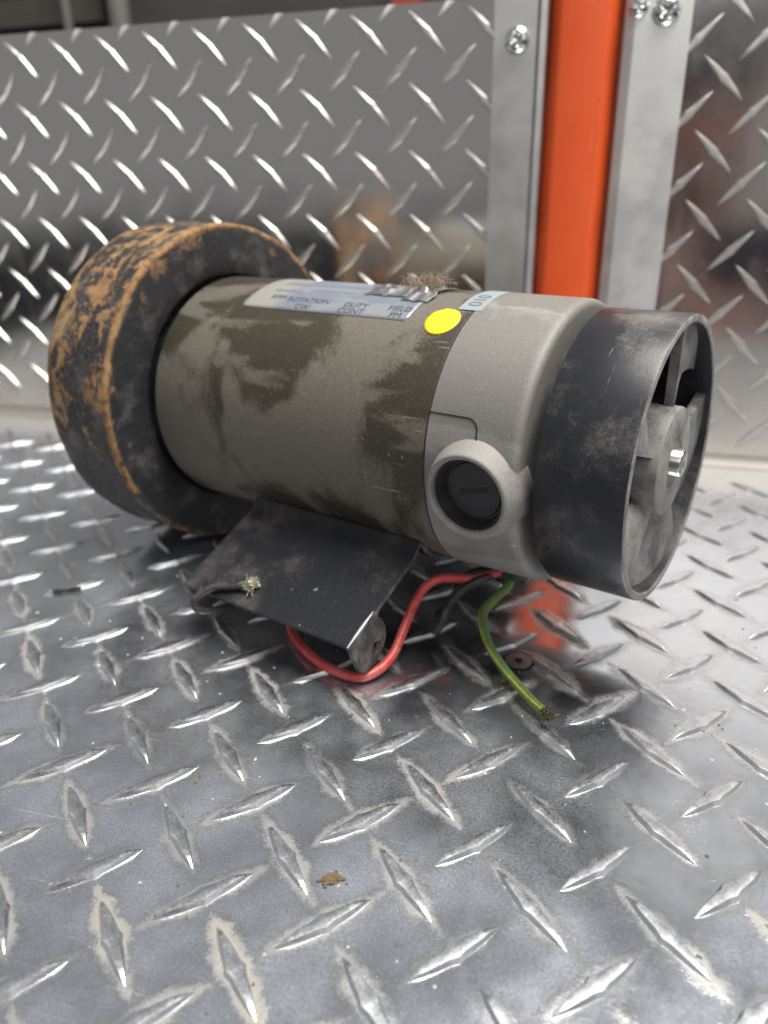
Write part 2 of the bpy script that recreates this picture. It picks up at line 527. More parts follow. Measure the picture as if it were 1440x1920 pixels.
# ------------------------------------------------------------------ the setting: floor with raised treads
TH, OX, OY = -0.26493574, -3.1596756, 5.63648597
def tread_mesh(name, mat, L=0.82, W=0.066, H=0.042, n=21, NB=0.020):
    v, f = [], []
    for i in range(n):
        s = -1 + 2 * i / (n - 1)
        s = math.copysign(abs(s) ** 1.15, s)
        x = s * L / 2
        e = max(0.0, 1 - abs(s) ** 1.95)
        nub = math.exp(-(x / 0.038) ** 2)
        wb = W * e + NB * nub + 0.003
        h = H * min(1.0, e * 2.2) * (1 + 0.04 * nub)
        wt = max(0.002, W * e * 0.64 + NB * nub)
        for yy, zz in ((-wb, -0.004), (-wb * 0.86, h * 0.42), (-wt, h * 0.93), (0, h), (wt, h * 0.93), (wb * 0.86, h * 0.42), (wb, -0.004)):
            v.append((x, yy, zz))
    for i in range(n - 1):
        for k in range(6):
            f.append((i * 7 + k, i * 7 + k + 1, (i + 1) * 7 + k + 1, (i + 1) * 7 + k))
    me = mesh(name, v, f, mat, True, 42)
    return me


fl = MB()
NXf = 2
fl.add([(-15, -2.9, 0), (18, -2.9, 0), (18, 9.7, 0), (-15, 9.7, 0), (-15, -2.9, -0.15), (18, -2.9, -0.15), (18, 9.7, -0.15), (-15, 9.7, -0.15)],
       [(0, 1, 2, 3), (4, 7, 6, 5), (0, 4, 5, 1), (1, 5, 6, 2), (2, 6, 7, 3), (3, 7, 4, 0)])
floor = fl.build('floor', M_floor, None, smooth=False, kind='structure', label='scuffed aluminium tread plate floor with tan dust round its raised diamonds')
floor.location = Vector((OX, OY, 0)) * U
floor.rotation_euler = (0, 0, TH)
TM = tread_mesh('tread', M_tread)
f_, cx_, cy_ = 1412.3 / 1440 * 768, 384.0, 512.0
cinv = camo.matrix_world.inverted()
def px(P):
    q = cinv @ (Vector(P) * U)
    if q.z > -1e-4:
        return (-9999, -9999)
    return (cx_ - f_ * q.x / q.z, cy_ + f_ * q.y / q.z)
def seen(P, mg=45):
    x, y = px(P)
    return -mg < x < 768 + mg and -mg < y < 1024 + mg


cells = []
for i in range(-13, 16):
    for j in range(-7, 10):
        for b in (0, 1):
            lx, ly = i + 0.5 * b, j + 0.5 * b
            W_ = Vector((OX, OY, 0)) + Matrix.Rotation(TH, 3, 'Z') @ Vector((lx, ly, 0))
            if ly > 8.62 - 0.0135 * lx:
                continue
            cells.append((W_.length, lx, ly, b, seen(W_)))
cells.sort()
vis = [c for c in cells if c[4]][:290]
chosen = set((c[1], c[2]) for c in vis)
rest = MB()
for d, lx, ly, b, s in cells:
    ang = PI / 4 if b == 0 else -PI / 4
    if (lx, ly) in chosen:
        o = ob('tread', TM, floor)
        o.location = Vector((lx, ly, 0)) * U
        o.rotation_euler = (0, 0, ang + random.uniform(-0.01, 0.01))
    elif ly > -2.6 and abs(lx) < 13:
        mr = Matrix.Rotation(ang, 3, 'Z')
        rest.add([mr @ (vv.co / U) + Vector((lx, ly, 0)) for vv in TM.vertices], [list(p.vertices) for p in TM.polygons])
if rest.v:
    rest.build('treads', M_tread, floor, angle=42, kind='stuff')

# countersunk screw in the floor
scw = MB()
scw.cap0 = False
scw.lathe([(0.012, 0.155), (0.014, 0.06), (0.014, 0.0)], 40, lambda t, a, b: (a, b, t), mi=0)
scw.lathe([(0.004, 0.185), (0.006, 0.157), (0.012, 0.155)], 40, lambda t, a, b: (a, b, t), mi=1)
st = []
for k in range(24):
    rr = 0.045 + 0.013 * math.cos(6 * 2 * PI * k / 24)
    st.append((rr * math.cos(2 * PI * k / 24), rr * math.sin(2 * PI * k / 24), 0.018))
scw.add(st, [list(range(24))], 2)
s_o = scw.build('screw', [plain('flat_screw_steel', (0.62, 0.60, 0.60), 0.30, 1.0), M_dark, M_dark], floor)
s_o.location = Matrix.Rotation(-TH, 3, 'Z') @ (Vector((1.507 - OX, 7.136 - OY, 0)) * U)

# ------------------------------------------------------------------ wall panels, trims and the orange post
TW, WD = -0.27810354, 14.35213858
EX = Vector((math.cos(TW), math.sin(TW), 0))
EY = Vector((-math.sin(TW), math.cos(TW), 0))
WX, WZ, SW = -11.166933, 7.20099, 1.0428
def wall_root(o):
    o.location = EY * WD * U
    o.rotation_euler = (0, 0, TW)
    return o


WTM = tread_mesh('tread', M_wtread, 0.90, 0.058, 0.042, 21, 0.014)
def clipped(src, M, side_co, side_no):
    bm = bmesh.new()
    bm.from_mesh(src)
    bmesh.ops.transform(bm, matrix=M, verts=bm.verts)
    bmesh.ops.bisect_plane(bm, geom=bm.verts[:] + bm.edges[:] + bm.faces[:], plane_co=side_co, plane_no=side_no, clear_outer=True)
    me = bpy.data.meshes.new('tread')
    bm.to_mesh(me)
    bm.free()
    return me


def wall_panel(x0, x1, ztop, label, lat, name):
    mb = MB()
    mb.box((x0, 0, 0.01), (x1, 0.12, ztop))
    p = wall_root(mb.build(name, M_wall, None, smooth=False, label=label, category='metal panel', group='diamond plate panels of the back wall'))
    cv = MB()
    rr_, nn_ = 0.20, 8
    sec_ = [(-rr_ - 0.03, 0.003)] + [(-rr_ + rr_ * math.sin(PI / 2 * k / nn_), 0.004 + rr_ - rr_ * math.cos(PI / 2 * k / nn_)) for k in range(nn_ + 1)]
    sec_ = [(a - 0.004, b) for a, b in sec_]
    cv.add([(x0, a, b) for a, b in sec_] + [(x1, a, b) for a, b in sec_], [(k, k + 1, len(sec_) + k + 1, len(sec_) + k) for k in range(len(sec_) - 1)])
    cv.build('cove', M_cove, p, angle=60)
    clip_cache = {}
    rest_ = MB()
    for (lx, lz, slash) in lat:
        if lx < x0 - 0.1 or lx > x1 + 0.2 or lz < 0.5:
            continue
        Wp = EY * WD + EX * lx + Vector((0, 0, lz))
        # the pattern is pressed into the face that looks towards the viewer
        M = Matrix.Rotation(PI / 2, 4, 'X') @ Matrix.Rotation(PI / 4 if slash else -PI / 4, 4, 'Z')
        if lz - 0.32 > ztop:
            continue
        me, loc = WTM, Vector((lx, 0, lz)) * U
        if not seen(Wp, 25):
            rest_.add([(M @ (vv.co / U)) + Vector((lx, 0, lz)) for vv in WTM.vertices], [list(q.vertices) for q in WTM.polygons])
            continue
        o = ob('tread', me, p)
        if lz + 0.30 > ztop:
            key = (round(ztop - lz, 3), slash)
            if key not in clip_cache:
                clip_cache[key] = clipped(WTM, M, (0, 0, (ztop - lz) * U), (0, 0, 1))
            o.data = clip_cache[key]
            o.location = loc
        else:
            o.matrix_basis = Matrix.Translation(loc) @ M
    if rest_.v:
        rest_.build('treads', M_wtread, p, angle=42, kind='stuff')
    return p


latL = []
for c in range(-8, 11):
    for r_ in range(-1, 8):
        latL.append((WX + c, WZ - r_ * SW, False))
        latL.append((WX + c + 0.5, WZ - (r_ + 0.5) * SW, True))
        if r_ == -1:
            pass
latL = [q for q in latL if q[0] < WX + 9.35]
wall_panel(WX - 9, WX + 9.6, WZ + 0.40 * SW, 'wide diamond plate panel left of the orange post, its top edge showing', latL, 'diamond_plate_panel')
latR = []
for c in range(-1, 7):
    for r_ in range(-4, 8):
        latR.append((1.097 + 0.94 * c, 6.881 - r_ * 1.03, True))
        latR.append((1.097 + 0.94 * c + 0.44, 6.335 - r_ * 1.03, False))
latR = [q for q in latR if q[0] > 1.0]
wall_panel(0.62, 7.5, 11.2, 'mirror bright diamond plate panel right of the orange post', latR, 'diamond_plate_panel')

# trims: bent aluminium strips
def trim(pts, z1, label, mat, ztop_bottom=0.02):
    """pts: cross-section polyline (X, Y); extruded vertically with thickness"""
    th = 0.05
    n = len(pts)
    # outward offset (away from the viewer)
    off = []
    for i in range(n):
        a = Vector(pts[max(i - 1, 0)])
        b = Vector(pts[min(i + 1, n - 1)])
        d = (b - a).normalized()
        off.append((pts[i][0] - d.y * th, pts[i][1] + d.x * th))
    ring = list(pts) + off[::-1]
    N = len(ring)
    mb = MB()
    mb.add([(x, y, ztop_bottom) for x, y in ring] + [(x, y, z1) for x, y in ring],
           [(i, (i + 1) % N, N + (i + 1) % N, N + i) for i in range(N)])
    for i in range(n - 1):
        j, k, l = i + 1, N - 2 - i, N - 1 - i
        mb.add([], [])
        mb.f += [[i, j, k, l], [N + i, N + l, N + k, N + j]]
        mb.mi += [0, 0]
    return wall_root(mb.build('corner_trim', mat, None, angle=20, label=label, category='metal trim', group='aluminium trims beside the orange post'))


trimL = trim([(WX + 9.12, -0.075), (WX + 9.80, -0.085), (WX + 9.825, -0.05), (WX + 9.835, 0.0), (WX + 9.845, -0.075), (WX + 9.865, -0.085), (WX + 9.955, -0.045), (WX + 9.97, -0.01), (WX + 9.975, 0.9)], 11.2, 'flat aluminium trim on the left of the orange post with one screw', M_trim)
trimR = trim([(-0.025, 0.9), (-0.02, 0.03), (-0.005, 0.0), (0.10, -0.065), (0.14, -0.08), (0.96, -0.085)], 11.2, 'wider aluminium trim on the right of the orange post with two screws', M_trim_lit)


def screw(parent, x, z, y, r, rot):
    mb = MB()
    n, m = 40, 9
    v, f = [], []
    for i in range(m + 1):
        q = i / m
        rr = r * q
        for k in range(n):
            a = 2 * PI * k / n
            cx, cz = rr * math.cos(a), rr * math.sin(a)
            h = r * 0.62 * math.sqrt(max(0, 1 - q * q * 0.98))
            c, s = math.cos(rot), math.sin(rot)
            ax, az = abs(cx * c + cz * s), abs(-cx * s + cz * c)
            wv, ln = 0.13 * r, 0.52 * r
            if (ax < wv and az < ln) or (az < wv and ax < ln):
                h -= r * 0.33 * (1 - max(ax, az) / ln * 0.6)
            v.append((x + cx, y - h, z + cz))
    for k in range(n):
        v.append((x + r * 1.0 * math.cos(2 * PI * k / n), y + 0.03, z + r * math.sin(2 * PI * k / n)))
    for i in range(m + 1):
        for k in range(n):
            f.append((i * n + k, i * n + (k + 1) % n, (i + 1) * n + (k + 1) % n, (i + 1) * n + k))
    mb.add(v, f)
    return mb.build('screw', M_steel, parent, angle=60)


screw(trimL, -1.665, 7.0, -0.08, 0.20, 0.4)
screw(trimR, 0.578, 7.261, -0.07, 0.215, 0.7)
screw(trimR, 0.16, 7.34, -0.06, 0.16, 0.2)

# orange post: a rolled upright set back between the trims
pp = [(-1.20, 1.25), (-1.18, 0.30), (-1.165, 0.22), (-1.03, 0.02), (-1.00, -0.015), (-0.96, -0.03), (-0.30, -0.03), (-0.265, -0.02), (-0.235, 0.005), (-0.07, 0.20), (-0.05, 0.28), (-0.045, 1.25)]
N = len(pp)
mb = MB()
mb.add([(x, y, 0.02) for x, y in pp] + [(x, y, 11.2) for x, y in pp], [(i, i + 1, N + i + 1, N + i) for i in range(N - 1)] + [list(range(N)), list(range(N, 2 * N)), (0, N - 1, 2 * N - 1, N)])
wall_root(mb.build('orange_post', M_orange, None, angle=50, label='orange powder coated steel post standing between two aluminium trims', category='post'))

# ------------------------------------------------------------------ dim background beyond the panel's top edge
def B(X, d, z):
    return EX * X + EY * (WD + d) + Vector((0, 0, z))


M_back = mat_black('dim_back_wall_paint', (0.055, 0.050, 0.047), (0.085, 0.078, 0.072), 0.35, 0.7, 0.7, 0.15, 0.0)
bw = MB()
bw.box((-45, 22.0, -25), (45, 22.6, 30))
wall_root(bw.build('back_wall', M_back, None, smooth=False, kind='structure'))
M_cl = mat_black('brown_grey_cladding', (0.085, 0.075, 0.066), (0.11, 0.10, 0.09), 0.35, 0.7, 0.6, 0.2, 0.0)
M_gap = plain('cladding_shadow_gap', (0.016, 0.015, 0.015), 0.8)
cl = MB()
cl.box((-38, 21.0, 5), (-22.5, 21.2, 16))
cb = wall_root(cl.build('slatted_cabinet', M_gap, None, smooth=False, label='dim slatted cabinet front seen over the left end of the plate panel', category='cabinet'))
for z0, z1 in ((9.6, 10.95), (11.35, 12.45), (12.75, 14.2)):
    s_ = MB()
    s_.box((-38, 20.8, z0), (-22.6, 21.0, z1))
    s_.build('slat', M_cl, cb, smooth=False)
M_pole = mat_black('grey_pole_paint', (0.15, 0.145, 0.14), (0.20, 0.19, 0.18), 0.35, 0.7, 0.5, 0.4, 0.0)
for X, r, lab in ((-23.6, 0.20, 'thin pale grey pole in the dim background at top left'), (-21.0, 0.46, 'thicker grey pole in the dim background beside the thin one')):
    pm = MB()
    pm.lathe([(-20, r), (16, r)], 20, lambda t, a, b, X=X: (X + a, 19.6 + b, t))
    wall_root(pm.build('background_pole', M_pole, None, label=lab, category='pole'))
M_redb = plain('dull_red_paint', (0.30, 0.045, 0.03), 0.5)
rb = MB()
rb.box((-8.75, 19.0, 9.5), (-7.6, 20.2, 13.0))
rbo = wall_root(rb.build('red_box', M_redb, None, smooth=False, label='dull red box just visible over the top of the plate panel', category='box'))
rl = MB()
rl.box((-8.8, 18.95, 12.6), (-7.55, 20.25, 13.1))
rl.build('lid', M_redb, rbo, smooth=False)
# dark ground around the raised bed
gd = MB()
gd.add([(-400, -400, -26), (400, -400, -26), (400, 400, -26), (-400, 400, -26)], [(0, 1, 2, 3)])
gd.build('ground', mat_black('dark_ground', (0.020, 0.021, 0.026), (0.05, 0.05, 0.052), 0.4, 0.7, 0.8, 0.05, 0.0), None, smooth=False, kind='structure')

# ------------------------------------------------------------------ the motor
P0 = Vector((3.009133, 7.267923, 2.36641204))
yaw, tilt = -0.62136389, 0.01484854
A = Vector((math.cos(yaw) * math.cos(tilt), math.sin(yaw) * math.cos(tilt), math.sin(tilt)))
Ud = Vector((0, 0, 1)).cross(A).normalized()
Vd = A.cross(Ud)
T0, RF = -6.9, 2.2727
base = P0 + A * T0 - Vd * RF
motor = bpy.data.objects.new('electric_motor', None)
col.objects.link(motor)
motor.empty_display_size = 0.05
motor.matrix_world = Matrix(((A.x, Ud.x, Vd.x, base.x * U), (A.y, Ud.y, Vd.y, base.y * U), (A.z, Ud.z, Vd.z, base.z * U), (0, 0, 0, 1)))
motor['label'] = 'dusty electric motor with rusty flywheel, black fan and mounting bracket lying on the plate floor'
motor['category'] = 'electric motor'
def L(t, u, v):
    return (t - T0, u, v + RF)
def CY(t, phi, r=1.575):
    return L(t, r * math.cos(phi), r * math.sin(phi))


def arc(c, r, a0, a1, n):
    return [(c[0] + r * math.cos(a0 + (a1 - a0) * i / n), c[1] + r * math.sin(a0 + (a1 - a0) * i / n)) for i in range(n + 1)]


# flywheel
fw = MB()
prof = [(-7.585, 0.0), (-7.585, 2.16), (-7.58, 2.235), (-7.565, 2.26), (-7.53, 2.271)]
prof += [(-7.53 + 1.16 * k / 10, 2.272) for k in range(1, 10)]
prof += [(-6.36, 2.271), (-6.335, 2.262), (-6.32, 2.245), (-6.315, 2.215), (-6.315, 2.0), (-6.312, 1.82), (-6.315, 1.63), (-6.335, 1.60), (-6.56, 1.59), (-6.56, 0.0)]
fw.lathe(prof, 160, L)
for i, vv in enumerate(fw.v):
    q = Vector(vv)
    n1 = noise.noise(q * 1.6) * 0.012 + noise.noise(q * 7) * 0.004
    c = Vector((q.x, 0, RF))
    d = (q - c)
    fw.v[i] = tuple(c + d * (1 + n1 * (1 if d.length > 1.9 else 0.2)) + Vector((noise.noise(q * 2.2 + Vector((5, 1, 2))) * 0.010, 0, 0)))
fw.build('flywheel', M_fly, motor, angle=40, label='rusty black iron flywheel on the back end of the motor')

# can
RC = 1.569
mb = MB()
mb.lathe([(-6.56, 0.25), (-6.45, 0.3), (-6.305, 0.35), (-6.305, 1.40)] + [(-6.205 - 0.10 * math.cos(a), RC - 0.10 + 0.10 * math.sin(a)) for a in [PI / 2 * k / 7 for k in range(8)]] + [(-5.0, RC), (-4.0, RC), (-3.0, RC), (-2.085, RC), (-2.072, RC - 0.012), (-2.07, 1.4)], 160, L)
mb.build('motor_can', M_can, motor, angle=40)
# end bell
RE = 1.577
mb = MB()
mb.lathe([(-2.07, 1.4), (-2.064, RE - 0.016), (-2.05, RE)] + [(-2.05 + 0.92 * k / 22, RE - 0.008 * k / 22) for k in range(1, 23)] + [(-1.125 + 0.085 * math.sin(a), RE - 0.094 + 0.085 * math.cos(a)) for a in [PI / 2 * k / 8 for k in range(9)]] + [(-1.03, 1.2), (-1.03, 0.4), (-0.95, 0.35), (-0.95, 0.0)], 240, L)
keep = []
for f in mb.f:
    c = sum((Vector(mb.v[i]) for i in f), Vector()) / len(f)
    t_, u_, v_ = c.x + T0, c.y, c.z - RF
    q_ = -u_ * math.sin(R(-176.6)) + v_ * math.cos(R(-176.6))
    if u_ < 0 and math.hypot(u_, v_) > 1.5 and math.hypot(t_ + 1.50, q_) < 0.425:
        continue
    keep.append(f)
mb.f, mb.mi = keep, [0] * len(keep)
mb.build('end_bell', M_end, motor, angle=40)
# brush holder: a short boss pointing at the viewer
PH = R(-176.6)
ax_ = (math.cos(PH), math.sin(PH))
ta = (-math.sin(PH), math.cos(PH))
def BS(h, p, q):
    # h: distance from motor axis along boss axis, p along the motor axis, q tangential
    return L(-1.50 + p, ax_[0] * h + ta[0] * q, ax_[1] * h + ta[1] * q)
mb = MB()
mb.lathe([(1.30, 0.54), (1.48, 0.525), (1.55, 0.508), (1.62, 0.485), (1.68, 0.463), (1.71, 0.455), (1.724, 0.441), (1.726, 0.425), (1.718, 0.405), (1.70, 0.392), (1.66, 0.386), (1.40, 0.384), (1.39, 0.30)], 80, BS)
bh = mb.build('brush_holder', M_end, motor, angle=45)
mb = MB()
mb.lathe([(1.40, 0.383), (1.645, 0.382), (1.655, 0.375), (1.655, 0.366), (1.60, 0.352), (1.58, 0.345), (1.535, 0.338), (1.52, 0.33), (1.52, 0.305), (1.54, 0.295), (1.54, 0.0)], 64, BS)
plug = mb.build('brush_cap', M_plug, bh, angle=40, label='round black brush cap with a screwdriver slot')
mb = MB()
sa = R(14)
cs, sn = math.cos(sa), math.sin(sa)
pts = []
for p, q in ((-0.17, -0.030), (0.17, -0.030), (0.17, 0.030), (-0.17, 0.030)):
    pts.append((p * cs - q * sn, p * sn + q * cs))
mb.add([BS(1.543, p, -q) for p, q in pts] + [BS(1.51, p, -q) for p, q in pts], [(0, 1, 2, 3), (4, 7, 6, 5), (0, 4, 5, 1), (1, 5, 6, 2), (2, 6, 7, 3), (3, 7, 4, 0)])
mb.build('slot', M_dark, bh, smooth=False)
# seam of the cover plate above the brush holder
mb = MB()
p1, p2 = R(156.8), R(166.0)
path = [(-2.06, p1)] + [(-1.62, p1)] + [(-1.62 + 0.12 * math.sin(a), p1 + (0.12 - 0.12 * math.cos(a)) / RE) for a in [PI / 2 * k / 6 for k in range(1, 7)]] + [(-1.49, p2)]
full = []
for (t0, q0), (t1, q1) in zip(path, path[1:]):
    for k in range(6):
        full.append((t0 + (t1 - t0) * k / 6, q0 + (q1 - q0) * k / 6))
full.append(path[-1])
mb.tube([CY(t, q, RE + 0.001) for t, q in full], 0.0075, 6)
mb.build('seam', M_dark, motor)
# rear face bolt ring / gasket line between can and bell
mb = MB()
mb.lathe([(-2.078, RC - 0.006), (-2.0755, RC + 0.0015), (-2.0625, RC + 0.0015), (-2.06, RC - 0.006)], 160, L)
mb.build('joint_line', plain('dark_joint', (0.03, 0.028, 0.025), 0.7), motor)

# fan: shroud ring with hub and blades
RN = 1.491
mb = MB()
tf = 0.085
mb.lathe([(-0.89, RN - tf), (-0.89, RN - 0.01), (-0.88, RN), (-0.4, RN), (-0.03, RN), (-0.010, RN - 0.006)], 160, L)
mb.lathe([(-0.010, RN - 0.006), (0.0, RN - 0.018), (0.0, RN - tf + 0.012), (-0.012, RN - tf)], 160, L, mi=1)
mb.lathe([(-0.012, RN - tf), (-0.4, RN - tf - 0.005), (-0.89, RN - tf - 0.01), (-0.89, RN - tf)], 160, L)
fan = mb.build('cooling_fan', [M_fan, M_rim], motor, angle=45, label='black plastic fan ring with angled blades round a grey hub')
mb = MB()
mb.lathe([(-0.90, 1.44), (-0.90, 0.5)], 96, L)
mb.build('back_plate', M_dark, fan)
mb = MB()
mb.lathe([(-0.85, 0.58), (-0.03, 0.572), (-0.01, 0.565), (0.0, 0.55), (0.0, 0.27), (-0.012, 0.26), (-0.012, 0.15)], 64, L)
mb.build('hub', M_blade, fan, angle=35)
for k in range(5):
    th0 = R(88 + 72 * k)
    mb = MB()
    nr, nt = 7, 10
    rows = []
    for side in (0, 1):
        for i in range(nr + 1):
            r = 0.55 + (RN - tf - 0.55) * i / nr
            for j in range(nt + 1):
                q = j / nt
                # broad paddle: its leading edge stands near the front, the face falls away behind it
                t = -0.075 - 0.01 * q - 0.13 * q * q
                ph = th0 - R(17 + 42 * (i / nr) ** 0.9) * q
                wth = 0.10 * (1 - 0.5 * q)
                rows.append(L(t - side * wth, r * math.cos(ph), r * math.sin(ph)))
    n1 = (nr + 1) * (nt + 1)
    fcs = []
    for i in range(nr):
        for j in range(nt):
            a = i * (nt + 1) + j
            q = (a, a + 1, a + nt + 2, a + nt + 1)
            fcs.append(q)
            fcs.append(tuple(x + n1 for x in q[::-1]))
    for i in range(nr):
        a, b = i * (nt + 1), (i + 1) * (nt + 1)
        fcs.append((a, b, b + n1, a + n1))
        a, b = a + nt, b + nt
        fcs.append((a, a + n1, b + n1, b))
    for j in range(nt):
        a = j
        fcs.append((a, a + n1, a + 1 + n1, a + 1))
        a = nr * (nt + 1) + j
        fcs.append((a, a + 1, a + 1 + n1, a + n1))
    mb.add(rows, fcs)
    mb.build('blade', M_blade, fan, angle=40)
mb = MB()
mb.lathe([(-0.3, 0.15), (0.075, 0.15), (0.094, 0.141), (0.102, 0.125), (0.102, 0.05), (0.085, 0.03), (0.085, 0.0)], 36, L)
mb.build('shaft', NT('dull_shaft_steel').set(color=(0.52, 0.51, 0.48), metal=1.0, rough=0.28).m, motor, angle=35)


# curved patches on the can
def patch(t0, t1, a0, a1, r, nt, na, corner=0.0):
    v, f = [], []
    for i in range(nt + 1):
        for j in range(na + 1):
            t, ph = t0 + (t1 - t0) * i / nt, a0 + (a1 - a0) * j / na
            if corner and i in (0, nt) and j in (0, na):
                t += corner if i == 0 else -corner
                ph += (corner * 0.3 / r) * (1 if j == 0 else -1) * (1 if a1 > a0 else -1)
            v.append(CY(t, ph, r))
    for i in range(nt):
        for j in range(na):
            a = i * (na + 1) + j
            f.append((a, a + 1, a + na + 2, a + na + 1))
    return v, f


mb = MB()
mb.add(*patch(-5.26, -2.76, R(120.2), R(66), RC + 0.006, 50, 24, 0.03))
lab = mb.build('nameplate', M_label, motor, angle=180, label='worn silver blue nameplate printed ROTATION CW, DUTY CONT, FIELD PM')
sol = lab.modifiers.new('thick', 'SOLIDIFY')
sol.thickness = 0.005 * U
sol.offset = -1


def text_on(txt, t, phi, size, r, parent, mat, name, along=True, center=True):
    cu = bpy.data.curves.new('tmp', 'FONT')
    cu.body = txt
    cu.size = 1.0
    cu.align_x = 'CENTER' if center else 'LEFT'
    o = bpy.data.objects.new('tmp', cu)
    col.objects.link(o)
    dg = bpy.context.evaluated_depsgraph_get()
    me = bpy.data.meshes.new_from_object(o.evaluated_get(dg))
    bpy.data.objects.remove(o)
    vs, fs = [], [list(p.vertices) for p in me.polygons]
    for q in me.vertices:
        x, y = q.co.x * size, q.co.y * size
        if along:
            vs.append(CY(t + x, phi - (y - 0.35 * size) / r, r))
        else:
            vs.append(CY(t - (y - 0.35 * size) * -1, phi - x / r, r))
    bpy.data.meshes.remove(me)
    return MB().add(vs, fs).build(name, mat, parent, smooth=False)


RL = RC + 0.009
for txt, t, ph, sz in (('RPM', -4.78, 111.6, 0.128), ('ROTATION', -4.29, 112.4, 0.128), ('DUTY', -3.56, 113.2, 0.128), ('FIELD', -2.95, 113.2, 0.128),
                       ('CW', -4.30, 117.3, 0.128), ('CONT', -3.57, 117.3, 0.128), ('PM', -2.95, 117.4, 0.128)):
    text_on(txt, t, R(ph), sz, RL, lab, M_ink, 'lettering')
mb = MB()
mb.add(*patch(-4.98, -3.2, R(98.0), R(94.0), RL - 0.001, 20, 3))
mb.add(*patch(-4.98, -4.55, R(106.3), R(104.3), RL - 0.001, 6, 2))
mb.add(*patch(-4.45, -3.75, R(103.6), R(102.6), RL - 0.001, 8, 2))
mb.build('print_band', M_blue, lab)
# small numbered label across the joint
mb = MB()
mb.add(*patch(-2.26, -1.98, R(110.5), R(82), RE + 0.004, 6, 14))
sl = mb.build('number_label', plain('pale_blue_label', (0.27, 0.305, 0.32), 0.5), motor, angle=180)
text_on('010', -2.12, R(101.5), 0.22, RE + 0.007, sl, plain('slate_ink', (0.10, 0.15, 0.20), 0.5), 'lettering', along=False)
# yellow round sticker
mb = MB()
nn, mr_ = 48, 6
vs = [CY(-2.335, R(118.4), RC + 0.009)]
for i in range(1, mr_ + 1):
    for k in range(nn):
        a = 2 * PI * k / nn
        rr = 0.208 * i / mr_ * (1 - (0.035 if (i == mr_ and 30 <= k <= 33) else 0))
        vs.append(CY(-2.335 + 0.95 * rr * math.cos(a), R(118.4) + rr * math.sin(a) / RC, RC + 0.009 + (0.006 if i == mr_ and 27 < k < 36 else 0)))
fs = [(0, 1 + k, 1 + (k + 1) % nn) for k in range(nn)]
for i in range(mr_ - 1):
    for k in range(nn):
        a, b = 1 + i * nn + k, 1 + i * nn + (k + 1) % nn
        fs.append((a, b, b + nn, a + nn))
mb.add(vs, fs)
so = mb.build('sticker', M_yellow, motor, angle=180, label='round plain yellow sticker')
sol = so.modifiers.new('thick', 'SOLIDIFY')
sol.thickness = 0.008 * U
sol.offset = -1
# torn foil at the top of the nameplate
mb = MB()
for (t0, t1, a0, a1, hh) in ((-3.62, -2.98, 104, 84, 0.10), (-3.06, -2.70, 107, 82, 0.15)):
    nt, na = 18, 9
    v, f = [], []
    for i in range(nt + 1):
        for j in range(na + 1):
            s, q = i / nt, j / na
            t, ph = t0 + (t1 - t0) * s + 0.03 * math.sin(9 * q), R(a0 + (a1 - a0) * q)
            h = hh * (0.15 + abs(noise.noise(Vector((t * 7, ph * 9, hh * 40))))) * math.sin(PI * min(1, q * 1.2 + 0.05)) * (0.4 + math.sin(PI * s) * 0.8)
            v.append(CY(t, ph + 0.02 * noise.noise(Vector((t * 11, q * 7, 3))), RC + 0.012 + max(0, h)))
    for i in range(nt):
        for j in range(na):
            a = i * (na + 1) + j
            f.append((a, a + 1, a + na + 2, a + na + 1))
    mb.add(v, f)
fo = mb.build('torn_foil', M_foil, motor, angle=14, label='crumpled torn silver foil at the top of the nameplate')

# mounting bracket: folded sheet under the can
TL, TR = -4.90, -2.35
th_ = 0.055
sec = [(2.35, -1.558), (1.8, -1.335), (1.345, -1.155)]
for a in range(-44, -141, -8):
    sec.append(((RC + 0.015) * math.cos(R(a)), (RC + 0.015) * math.sin(R(a))))
sec += [(-1.345, -1.155), (-1.8, -1.335), (-2.2, -1.497), (-2.594, -1.659)]
mb = MB()
nrm = []
for i in range(len(sec)):
    a, b = Vector(sec[max(i - 1, 0)]), Vector(sec[min(i + 1, len(sec) - 1)])
    d = (b - a).normalized()
    nrm.append((-d.y, d.x))
def side(t, k):
    return [L(t, s[0] + n[0] * th_ * k, s[1] + n[1] * th_ * k) for s, n in zip(sec, nrm)]
ns = len(sec)
nt = 24
rings = []
for i in range(nt + 1):
    t = TL + (TR - TL) * i / nt
    rings.append(side(t, 0) + side(t, 1)[::-1])
v = [p for rg in rings for p in rg]
N2 = 2 * ns
f = [(i * N2 + k, i * N2 + (k + 1) % N2, (i + 1) * N2 + (k + 1) % N2, (i + 1) * N2 + k) for i in range(nt) for k in range(N2)]
mi = [0] * len(f)
for e, r0 in ((0, 0), (1, nt * N2)):
    for k in range(ns - 1):
        f.append((r0 + k, r0 + k + 1, r0 + N2 - 2 - k, r0 + N2 - 1 - k))
        mi.append(1)
mb.add(v, f)
mb.mi = mi
bk = mb.build('mounting_bracket', [M_brk, M_edge], motor, angle=35, label='chipped black steel mounting bracket under the motor')
